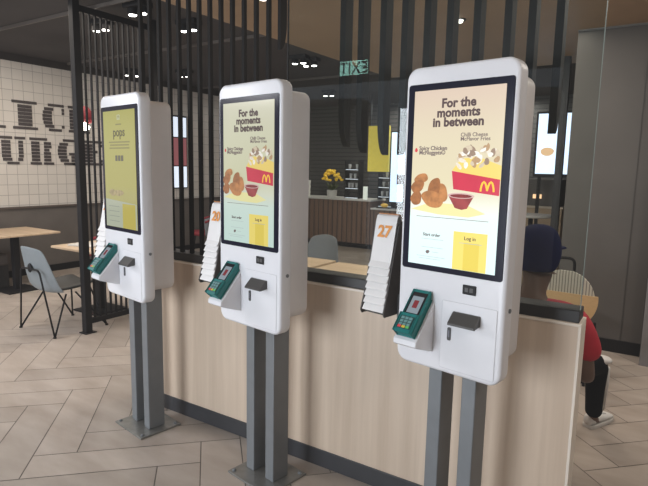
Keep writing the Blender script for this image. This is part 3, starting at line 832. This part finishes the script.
obj('till_screen', box(-.16, .16, -.035, -.005, .50, .70, bev=.008), mat('till_mauve', (.22, .15, .19), rough=.4), rg)
bt = thing('burger_box_pair', 'bright food tray on the pickup counter left of the till', 'tray', (-4.72, 7.60, .875))
obj('tray_base', box(-.14, .14, -.10, .10, 0, .02, bev=.005), DARK, bt)
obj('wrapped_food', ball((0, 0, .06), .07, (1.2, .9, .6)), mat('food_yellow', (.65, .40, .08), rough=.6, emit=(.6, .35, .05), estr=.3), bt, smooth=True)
# right gap: light box, column, high round table
lb2 = thing('food_light_box', 'bluish-white light box with a food picture, beside the grey wall', 'light box', (-1.10, 5.5, 0))
obj('frame', box(-.30, .27, 0, .08, 1.62, 2.50, bev=.006), BLACKM, lb2)
obj('lit_face', box(-.27, .24, -.012, .004, 1.66, 2.47), mat('lightbox_blue2', (.6, .7, .8), emit=(.66, .78, 1.0), estr=1.15), lb2)
bm = bmesh.new(); add_flat(bm, blob(-.13, 1.96, .085, .060, seed=8, wob=.03), -.014)
obj('food_picture', bm, mat('food_print', (.7, .45, .25), emit=(.75, .48, .26), estr=.7), lb2)
for x in (-.22, .19): obj('leg', box(x-.02, x+.02, .02, .06, 0, 1.62), BLACKM, lb2)
struct('column_1', box(-.93, -.85, 4.42, 4.50, 0, 3.0), mat('column_black', (.02, .019, .019), rough=.5))
ht = thing('high_round_table', 'small high round table with a pale top beyond the person in the cap', 'table', (-1.30, 5.1, 0))
obj('table_top', lathe([(.0, 1.09), (.27, 1.09), (.285, 1.10), (.28, 1.122), (.0, 1.125)], (0, 0, 0), 32), mat('pale_round_top', (.55, .54, .53), rough=.25), ht, smooth=True, auto=40)
obj('stem', lathe([(.035, .02), (.03, 1.09)], (0, 0, 0), 16), BLACKM, ht, smooth=True)
obj('foot', lathe([(.22, 0), (.22, .012), (.04, .03)], (0, 0, 0), 24), BLACKM, ht)
wb = thing('condiment_station', 'light wood condiment unit behind the high round table', 'cabinet', (-1.40, 6.1, 0))
obj('cabinet_body', box(-.35, .35, -.2, .2, 0, 1.16, bev=.005), mat('warm_wood_body', (.40, .30, .20), rough=.5, noise=.1, stretch=(3, 3, 20)), wb)
obj('worktop', box(-.37, .37, -.22, .22, 1.16, 1.19, bev=.004), mat('beige_top', (.58, .50, .40), rough=.4), wb)
obj('lit_niche', box(-.06, .06, -.205, -.19, 1.30, 1.36), mat('warm_niche', (.8, .5, .3), emit=(.9, .55, .3), estr=1.0), wb)
obj('tower', box(-.34, .32, -.18, .18, 1.19, 1.58, bev=.005), mat('tower_dark', (.07, .06, .055), rough=.5), wb)

# wall light panel seen between the long fins
wp = thing('lit_wall_panel', 'narrow lit panel with white ends and a dark red centre on the tiled wall', 'poster', (-7.8, 4.86, 1.25))
obj('frame', box(0, .03, -.20, .20, -.02, 1.36), BLACKM, wp)
obj('white_top', box(.028, .036, -.18, .18, .96, 1.33), mat('panel_white', (.6, .65, .7), emit=(.66, .74, .86), estr=.75), wp)
obj('red_centre', box(.028, .036, -.18, .18, .42, .94), mat('panel_red', (.20, .06, .06), emit=(.25, .08, .09), estr=.5), wp)
obj('white_bottom', box(.028, .036, -.18, .18, 0, .40), MATS['panel_white'], wp)

# ------------------------------------------------------------------ round-backed slatted chair by the grey wall
rc = thing('disc_back_chair', 'chair with a round cream-ribbed and plywood back beside the seated person', 'chair', (-.375, 2.40, 0), -.08)
def disc_bm(z0, z1, cz, R, y0, y1, n=28):
    pts = []
    for k in range(n+1):
        z = z0+(z1-z0)*k/n; pts.append((math.sqrt(max(0, R*R-(z-cz)**2)), z))
    poly = pts+[(-a, b) for a, b in pts[::-1]]
    return prism(poly, y0, y1)
CZ, RR = .705, .235
obj('lower_back', disc_bm(.505, .735, .695, .25, -.222, -.204), mat('plywood', (.66, .44, .22), rough=.45, noise=.07, stretch=(2, 2, 25)), rc)
m = bpy.data.materials.new('cream_ribs'); m.use_nodes = True; nt = m.node_tree; b = nt.nodes['Principled BSDF']; b.inputs['Roughness'].default_value = .5
tc = nt.nodes.new('ShaderNodeTexCoord'); wv = nt.nodes.new('ShaderNodeTexWave'); wv.bands_direction = 'X'; wv.inputs['Scale'].default_value = 14
nt.links.new(tc.outputs['Object'], wv.inputs['Vector']); rp = nt.nodes.new('ShaderNodeValToRGB')
rp.color_ramp.elements[0].color = (.17, .15, .13, 1); rp.color_ramp.elements[1].color = (.58, .54, .45, 1); rp.color_ramp.elements[1].position = .45
nt.links.new(wv.outputs['Fac'], rp.inputs['Fac']); nt.links.new(rp.outputs['Color'], b.inputs['Base Color'])
obj('ribbed_upper_back', disc_bm(.735, .912, .695, .222, -.214, -.198), m, rc)
obj('seat', prism(rrect(-.17, .15, -.2, .20, .08, 6), .43, .455, plane='XY', bev=.006), MATS['plywood'], rc)
for sx in (-1, 1):
    obj('leg', tube([(sx*.17, -.17, .43), (sx*.20, -.22, 0)], .012, 8), BLACKM, rc)
    obj('leg', tube([(sx*.17, .17, .43), (sx*.20, .22, 0)], .012, 8), BLACKM, rc)
    obj('back_upright', tube([(sx*.12, -.17, .43), (sx*.12, -.198, .80)], .012, 8), BLACKM, rc)
tbq = thing('tube_frame_chair', 'black bent-tube chair behind the ribbed round chair back', 'chair', (-.62, 2.95, 0), .1)
obj('back_loop', tube(rounded_path([(-.19, -.18, 0), (-.19, -.2, .93), (.19, -.2, .93), (.19, -.18, 0)], .06), .013, 8), BLACKM, tbq, smooth=True)
obj('seat', prism(rrect(-.20, .20, -.2, .2, .05, 5), .44, .46, plane='XY', bev=.005), DARK, tbq)
obj('front_leg_loop', tube(rounded_path([(-.19, .18, 0), (-.19, .18, .43), (.19, .18, .43), (.19, .18, 0)], .04), .013, 8), BLACKM, tbq, smooth=True)

# ------------------------------------------------------------------ the seated person
SKIN = mat('brown_skin', (.125, .07, .048), rough=.55, noise=.06, nscale=20)
def skin_obj(name, V, E, m, parent=None, root=0, sub=2):
    bm = bmesh.new(); lay = bm.verts.layers.skin.verify()
    vs = []
    for k, (co, r) in enumerate(V):
        v = bm.verts.new(co); r2 = r if isinstance(r, tuple) else (r, r); v[lay].radius = r2; v[lay].use_root = (k == root); vs.append(v)
    for a, b in E: bm.edges.new((vs[a], vs[b]))
    me = bpy.data.meshes.new(name); bm.to_mesh(me); bm.free(); me.materials.append(m)
    o = bpy.data.objects.new(name, me); COL.objects.link(o)
    if parent is not None: o.parent = parent
    sk = o.modifiers.new('skin', 'SKIN'); sk.use_smooth_shade = True; sk.branch_smoothing = .3
    ss = o.modifiers.new('sub', 'SUBSURF'); ss.levels = sub; ss.render_levels = sub
    return o
CX = -.315
def person():
    V, E = [], []
    def add(co, r, par=None):
        V.append((co, r)); i = len(V)-1
        if par is not None: E.append((par, i))
        return i
    pel = add((CX, .66, .56), (.14, .11))
    wst = add((CX, .60, .70), (.13, .10), pel)
    chs = add((CX, .56, .84), (.155, .11), wst)
    col = add((CX, .545, .965), (.10, .08), chs)
    nk = add((CX, .555, 1.05), .062, col)
    jw = add((CX+.004, .585, 1.13), (.076, .085), nk)
    hd = add((CX+.008, .59, 1.23), (.088, .10), jw)
    ht = add((CX+.008, .585, 1.33), (.062, .075), hd)
    # nose and ears grow from the head
    d = Vector((.42, .91, 0)).normalized(); sdv = Vector((d.y, -d.x, 0))
    hc = Vector((CX+.006, .59, 1.19))
    add(tuple(hc+d*.122+Vector((0, 0, -.012))), .012, jw)
    for s in (-1, 1): add(tuple(hc+sdv*s*.098+Vector((0, 0, .01))), (.010, .022), hd)
    for s in (1, -1):
        sh = add((CX+s*.205, .55, .935), .066, col)
        ua = add((CX+s*.268, .565, .78), .054, sh)
        el = add((CX+s*.292, .60, .625), .044, ua)
        fa = add((CX+s*.265, .74, .615), .040, el)
        wr = add((CX+s*.235, .865, .635), .029, fa)
        pm = add((CX+s*.225, .915, .640), (.036, .020), wr)
        # thumb from the side of the palm, four fingers bent over the thigh
        t1 = add((CX+s*.180, .930, .640), .0105, pm); add((CX+s*.170, .965, .632), .009, t1)
        for q, (dx, L) in enumerate(((-.024, .070), (-.008, .080), (.008, .075), (.024, .058))):
            f0 = add((CX+s*(.225+dx), .955, .640), .0095, pm)
            f1 = add((CX+s*(.225+dx*1.15), .955+L*.5, .634), .0088, f0)
            add((CX+s*(.225+dx*1.2), .955+L*.88, .610), .0078, f1)
    for s in (1, -1):
        kx = CX+.305 if s > 0 else CX-.20
        hp = add((CX+s*.10, .68, .54), .085, pel)
        kn = add((kx-.012*s, 1.13, .555), .056, hp)
        cf = add((kx-.022*s, 1.24, .36), .045, kn)
        an = add((kx-.033*s, 1.42, .10), .034, cf)
        hl = add((kx-.035*s, 1.44, .05), .034, an)
        add((kx+.02*s, 1.60, .035), (.036, .024), hl)
    return V, E
V, E = person()
pr = skin_obj('seated_person', V, E, SKIN)
tag(pr, 'person in a navy cap and red top seated behind the divider, back turned', 'person')
# clothes follow the same skeleton
RT = mat('red_shirt', (.42, .012, .028), rough=.7, noise=.08, nscale=15)
s = [((CX, .655, .58), (.160, .125)), ((CX, .60, .70), (.152, .122)), ((CX, .56, .84), (.172, .128)), ((CX, .548, .972), (.128, .094)), ((CX, .552, 1.02), (.080, .078))]
e = [(0, 1), (1, 2), (2, 3), (3, 4)]
for q in (1, -1):
    b0 = len(s); s += [((CX+q*.115, .545, .985), .085), ((CX+q*.215, .55, .955), .090), ((CX+q*.280, .565, .82), .076), ((CX+q*.305, .59, .725), .070)]
    e += [(3, b0), (b0, b0+1), (b0+1, b0+2), (b0+2, b0+3)]
sh = skin_obj('shirt', s, e, RT, pr); sh['label'] = 'red short-sleeved top'
BT = mat('black_trousers', (.006, .0055, .007), rough=.9, spec=.08, noise=.15)
s = [((CX, .65, .57), (.158, .125))]; e = []
for q in (1, -1):
    kx = CX+.305 if q > 0 else CX-.20
    b0 = len(s); s += [((CX+q*.10, .68, .545), .098), ((kx-.012*q, 1.13, .558), .073), ((kx-.022*q, 1.24, .36), .062), ((kx-.03*q, 1.39, .14), .056), ((kx-.033*q, 1.41, .115), .056)]
    e += [(0, b0)]+[(b0+k, b0+k+1) for k in range(4)]
trs = skin_obj('trousers', s, e, BT, pr); trs['label'] = 'black trousers with a white side stripe'
kx = CX+.305
WS = mat('white_cloth', (.62, .60, .58), rough=.7)
bm = bmesh.new()
add_flat_strip(bm, [(0, 0), (0, 1)], 1, 0); bm.free()
bm = bmesh.new()
add_tube(bm, [(kx+.042, 1.165, .52), (kx+.036, 1.25, .36), (kx+.020, 1.37, .17)], .014, 8); obj('side_stripe', bm, WS, trs, smooth=True)
bm = bmesh.new(); add_ball(bm, (kx+.012, 1.125, .575), .060, (.92, .92, .40)); obj('knee_patch', bm, WS, trs, smooth=True)
# sneakers
def sneaker(hx, hy, ang, parent):
    secs = [(-.045, .030, .085), (-.02, .040, .095), (.04, .043, .088), (.10, .047, .070), (.16, .048, .058), (.21, .042, .046), (.235, .025, .034)]
    bm = bmesh.new(); rings = []; n = 14
    for l, w, h in secs:
        rings.append([bm.verts.new((w*math.cos(2*PI*k/n), l, .018+max(0, (h-.018))*(.5+.5*math.sin(2*PI*k/n)))) for k in range(n)])
    for i in range(len(rings)-1):
        for k in range(n): bm.faces.new((rings[i][k], rings[i][(k+1) % n], rings[i+1][(k+1) % n], rings[i+1][k]))
    bm.faces.new(rings[0]); bm.faces.new(rings[-1][::-1])
    bmesh.ops.transform(bm, matrix=Matrix.Translation((hx, hy, 0)) @ Matrix.Rotation(ang, 4, 'Z'), verts=bm.verts)
    sn = obj('sneaker', bm, mat('white_leather', (.66, .65, .63), rough=.5), parent, smooth=True); sn['label'] = 'white sneaker'
    bm = bmesh.new(); out = [(w*1.06*1, l) for l, w, h in secs]; poly = out+[(-a, b) for a, b in out[::-1]]
    add_prism(bm, poly, 0, .024, plane='XY', bev=.004)
    bmesh.ops.transform(bm, matrix=Matrix.Translation((hx, hy, 0)) @ Matrix.Rotation(ang, 4, 'Z'), verts=bm.verts)
    obj('sole', bm, mat('sole_white', (.6, .58, .55), rough=.6), sn)
    bm = bmesh.new()
    for q in range(4): add_box(bm, -.022, .022, .07+q*.022, .078+q*.022, .072-q*.005, .080-q*.005)
    bmesh.ops.transform(bm, matrix=Matrix.Translation((hx, hy, 0)) @ Matrix.Rotation(ang, 4, 'Z'), verts=bm.verts)
    obj('laces', bm, mat('lace', (.5, .5, .5)), sn)
sneaker(kx-.045, 1.445, -.40, pr); sneaker(CX-.165, 1.44, .15, pr)
# cap: dome, low back and a peak towards where the person looks
NAVY = mat('navy_cloth', (.005, .007, .045), rough=.85, spec=.08, noise=.15, nscale=30)
bm = bmesh.new(); n = 24; rings = []
for a, z in ((.108, 1.175), (.116, 1.23), (.116, 1.29), (.106, 1.345), (.085, 1.385), (.05, 1.408), (.002, 1.415)):
    rings.append([bm.verts.new((CX+.006+a*math.cos(2*PI*k/n), .585+a*1.08*math.sin(2*PI*k/n), z+(.085*max(0, .9*math.sin(2*PI*k/n)+.42*math.cos(2*PI*k/n)) if z < 1.28 else 0)*(1 if z < 1.2 else .5))) for k in range(n)])
for i in range(len(rings)-1):
    for k in range(n): bm.faces.new((rings[i][k], rings[i][(k+1) % n], rings[i+1][(k+1) % n], rings[i+1][k]))
cp = obj('cap', bm, NAVY, pr, smooth=True); cp['label'] = 'navy cap'
solidify(cp, .008)
bm = bmesh.new(); pk = []
for k in range(13):
    t = -1.1+2.2*k/12; pk.append((.19*math.sin(t)*.55, .085+.095*math.cos(t)))
poly = [(-.098, .05)]+[(a, b) for a, b in pk]+[(.098, .05)]
add_prism(bm, poly, 0, .008, plane='XY', bev=.002)
bmesh.ops.transform(bm, matrix=Matrix.Translation((CX+.006, .585, 1.285)) @ Matrix.Rotation(-.30, 4, 'Z'), verts=bm.verts)
obj('peak', bm, NAVY, cp)
# eyes and mouth on the far side of the face
hc = Vector((CX+.006, .59, 1.19)); d = Vector((.42, .91, 0)).normalized(); sd = Vector((d.y, -d.x, 0))
for q in (-1, 1):
    bm = bmesh.new(); add_ball(bm, tuple(hc+d*.085+sd*q*.032+Vector((0, 0, .022))), .011, seg=12); obj('eye', bm, mat('eye_white', (.6, .58, .55), rough=.3), pr, smooth=True)
bm = bmesh.new(); add_ball(bm, tuple(hc+d*.082+Vector((0, 0, -.05))), .02, (1, 1, .3), 12); obj('mouth', bm, mat('lip', (.14, .05, .045), rough=.5), pr, smooth=True)

# ------------------------------------------------------------------ lamps on the ceilings
GLOW = mat('lamp_glow', (1, .97, .9), emit=(1, .96, .9), estr=9)
def twin_lamp(x, y, z, rz, label, power=26, glow=GLOW):
    t = thing('twin_downlight', label, 'ceiling light', (x, y, z), rz, 'twin ceiling downlights')
    obj('housing', box(-.13, .13, -.07, .07, -.05, 0, bev=.006), BLACKM, t)
    for sx in (-.065, .065):
        h = obj('spot_head', lathe([(.045, -.02), (.050, -.075), (.040, -.078), (.036, -.03)], (sx, 0, -.03), 16), BLACKM, t, smooth=True, auto=40)
        obj('bulb', lathe([(.0, -.100), (.034, -.098), (.040, -.085), (.034, -.06)], (sx, 0, -.015), 16), glow, h, smooth=True)
    if power:
        L = bpy.data.lights.new('spot_beam', 'SPOT'); L.energy = power; L.spot_size = math.radians(100); L.spot_blend = .8; L.color = (1, .9, .78); L.shadow_soft_size = .06
        lo = bpy.data.objects.new('spot_beam', L); COL.objects.link(lo); lo.location = (x, y, z-.17)
twin_lamp(-4.15, 1.10, 3.2, .1, 'bright twin downlight at the top end of the slat screen')
twin_lamp(-5.03, 1.32, 3.2, .1, 'twin downlight showing through the upper slats of the framed screen')
twin_lamp(-4.19, 1.78, 3.2, .1, 'twin downlight between the long fins, just right of the screen top')
twin_lamp(-7.25, 3.42, 3.2, .9, 'twin downlight close above the tiled wall, behind the framed screen', 20)
twin_lamp(-6.54, 3.88, 3.2, .4, 'small twin downlight between the long fins, lower than the others', 20)
twin_lamp(-4.20, 3.80, 3.2, .1, 'nearer twin downlight of the cluster right of the middle kiosk top', 30)
twin_lamp(-4.17, 4.02, 3.2, .1, 'farther twin downlight of the cluster right of the middle kiosk top', 0)
twin_lamp(-5.65, 6.83, 3.2, .3, 'far twin downlight above the long counter', 40)
def single_lamp(x, y, z, label, power=0):
    t = thing('spot_lamp', label, 'ceiling light', (x, y, z))
    obj('collar', lathe([(.06, -.006), (.06, 0), (.0, 0)], (0, 0, 0), 20), BLACKM, t)
    obj('bulb', lathe([(.0, -.03), (.028, -.026), (.036, -.01), (.036, -.004)], (0, 0, 0), 16), mat('small_glow', (1, .97, .9), emit=(1, .95, .85), estr=3), t, smooth=True)
    if power:
        L = bpy.data.lights.new('lamp_beam', 'SPOT'); L.energy = power; L.spot_size = math.radians(120); L.spot_blend = .9; L.color = (1, .9, .8); L.shadow_soft_size = .05
        lo = bpy.data.objects.new('lamp_beam', L); COL.objects.link(lo); lo.location = (x, y, z-.08)
single_lamp(-1.452, 2.377, 3.0, 'small recessed spot in the brown ceiling above the nearest kiosk', 25)
single_lamp(-2.554, 1.02, 3.0, 'small recessed spot in the brown ceiling above the middle kiosk', 25)
single_lamp(-1.25, 6.7, 3.2, 'small far spot above the light box with the food picture', 25)
# thin track rails under the dark ceiling
for k, (y, lab) in enumerate(((.10, 'thin dark track rail under the ceiling, nearest of the rails'), (.95, 'thin dark track rail under the ceiling, second of the rails'),
                              (2.6, 'thin dark track rail under the ceiling, third of the rails'), (5.4, 'thin dark track rail under the ceiling, farthest of the rails'))):
    o = obj('track_rail', box(-7.7, -3.4, y-.008, y+.008, 3.165, 3.2), mat('rail_grey', (.10, .085, .075), rough=.5), loc=(0, 0, 0))
    tag(o, lab, 'rail', 'ceiling track rails')
# pendant with red shade
pd = thing('pendant_lamp', 'small red round pendant lamp with a bright bulb, seen through the slat screen', 'pendant lamp', (-6.2, 1.84, 3.2))
obj('cord', tube([(0, 0, 0), (0, 0, -.80)], .006, 6), BLACKM, pd)
obj('lamp_shade', lathe([(.02, -.79), (.06, -.80), (.105, -.86), (.115, -.93), (.095, -1.0), (.085, -1.0), (.10, -.93), (.0, -.82)], (0, 0, 0), 24), RED, pd, smooth=True)
obj('bulb', lathe([(.0, -1.10), (.06, -1.085), (.075, -1.055), (.03, -1.0), (.0, -.99)], (0, 0, 0), 16), mat('pendant_glow', (1, .96, .9), emit=(1, .95, .85), estr=14), pd, smooth=True)
L = bpy.data.lights.new('pendant_beam', 'POINT'); L.energy = 12; L.color = (1, .9, .78); L.shadow_soft_size = .08
lo = bpy.data.objects.new('pendant_beam', L); COL.objects.link(lo); lo.location = (-6.2, 1.84, 2.05)

# exit sign over the entrance; it shows mirrored in the glass
ex = thing('exit_sign', 'lit exit sign by the entrance, mirrored in the divider glass', 'sign', (-3.43, -3.93, 3.0))
obj('sign_case', box(-.22, .22, -.02, .02, -.10, .10, bev=.004), BLACKM, ex)
obj('sign_face', box(-.21, .21, .019, .024, -.09, .09), mat('exit_glow', (.3, .6, .5), emit=(.42, .85, .74), estr=6.0), ex)
text_obj('lettering', 'EXIT', .215, mat('exit_ink', (.005, .02, .015), rough=.8), ex, 0, .0255, -.075, bold=.003, spacing=1.06, scale_x=.92, rot=(PI/2, 0, PI))
obj('hanger', box(-.01, .01, -.01, .01, .10, .20), BLACKM, ex)

# ------------------------------------------------------------------ light
def area(name, loc, rot, sx, sy, power, col):
    L = bpy.data.lights.new(name, 'AREA'); L.shape = 'RECTANGLE'; L.size = sx; L.size_y = sy; L.energy = power; L.color = col
    o = bpy.data.objects.new(name, L); COL.objects.link(o); o.location = loc; o.rotation_euler = rot; return o
area('entrance_daylight', (-2.5, -5.65, 1.4), (math.radians(90), 0, 0), 2.1, 2.5, 190, (.86, .93, 1.0))
area('kitchen_glow', (-3.8, 8.6, 3.1), (0, 0, 0), 3.0, .8, 90, (1, .95, .88))
area('dining_glow', (-1.6, 2.2, 2.98), (0, 0, 0), 2.2, 2.0, 36, (1, .90, .78))
area('left_dining_glow', (-5.8, 1.2, 3.15), (0, 0, 0), 2.2, 2.6, 44, (1, .90, .78))
area('aisle_fill', (1.0, 1.7, 2.98), (0, 0, 0), 1.2, 2.0, 26, (1, .92, .82))  # unseen fill light added to brighten the seated person
area('front_right_fill', (1.5, -1.9, 3.1), (0, math.radians(40), 0), 1.4, 2.2, 48, (1, .92, .84))  # unseen fill light added to lift the kiosks' right sides
area('front_glow', (-6.1, -2.8, 3.15), (0, math.radians(-18), 0), 2.0, 2.4, 270, (.97, .97, 1.0))
w = bpy.data.worlds.new('world'); scene.world = w; w.use_nodes = True
w.node_tree.nodes['Background'].inputs['Color'].default_value = (.80, .88, 1.0, 1)
w.node_tree.nodes['Background'].inputs['Strength'].default_value = .45

# ------------------------------------------------------------------ camera
P = (0.2708, -2.417, 1.6928); yaw, pitch, roll, fpx = .5727, -.1401, .0196, 538.1
f = Vector((-math.sin(yaw)*math.cos(pitch), math.cos(yaw)*math.cos(pitch), math.sin(pitch)))
r = Vector((math.cos(yaw), math.sin(yaw), 0)); u = r.cross(f)
r2 = r*math.cos(roll)+u*math.sin(roll); u2 = -r*math.sin(roll)+u*math.cos(roll)
cam = bpy.data.cameras.new('camera'); cam.sensor_fit = 'HORIZONTAL'; cam.sensor_width = 36; cam.lens = fpx/648*36
cam.clip_start = .05
co = bpy.data.objects.new('camera', cam); COL.objects.link(co)
M = Matrix((r2, u2, -f)).transposed().to_4x4(); M.translation = Vector(P); co.matrix_world = M
scene.camera = co
scene.view_settings.view_transform = 'Standard'
scene.view_settings.look = 'None'
scene.view_settings.exposure = 0.32
scene.view_settings.use_curve_mapping = True
cm = scene.view_settings.curve_mapping
cm.curves[3].points[0].location = (0, .008); cm.curves[3].points[1].location = (1, 1)
cm.update()
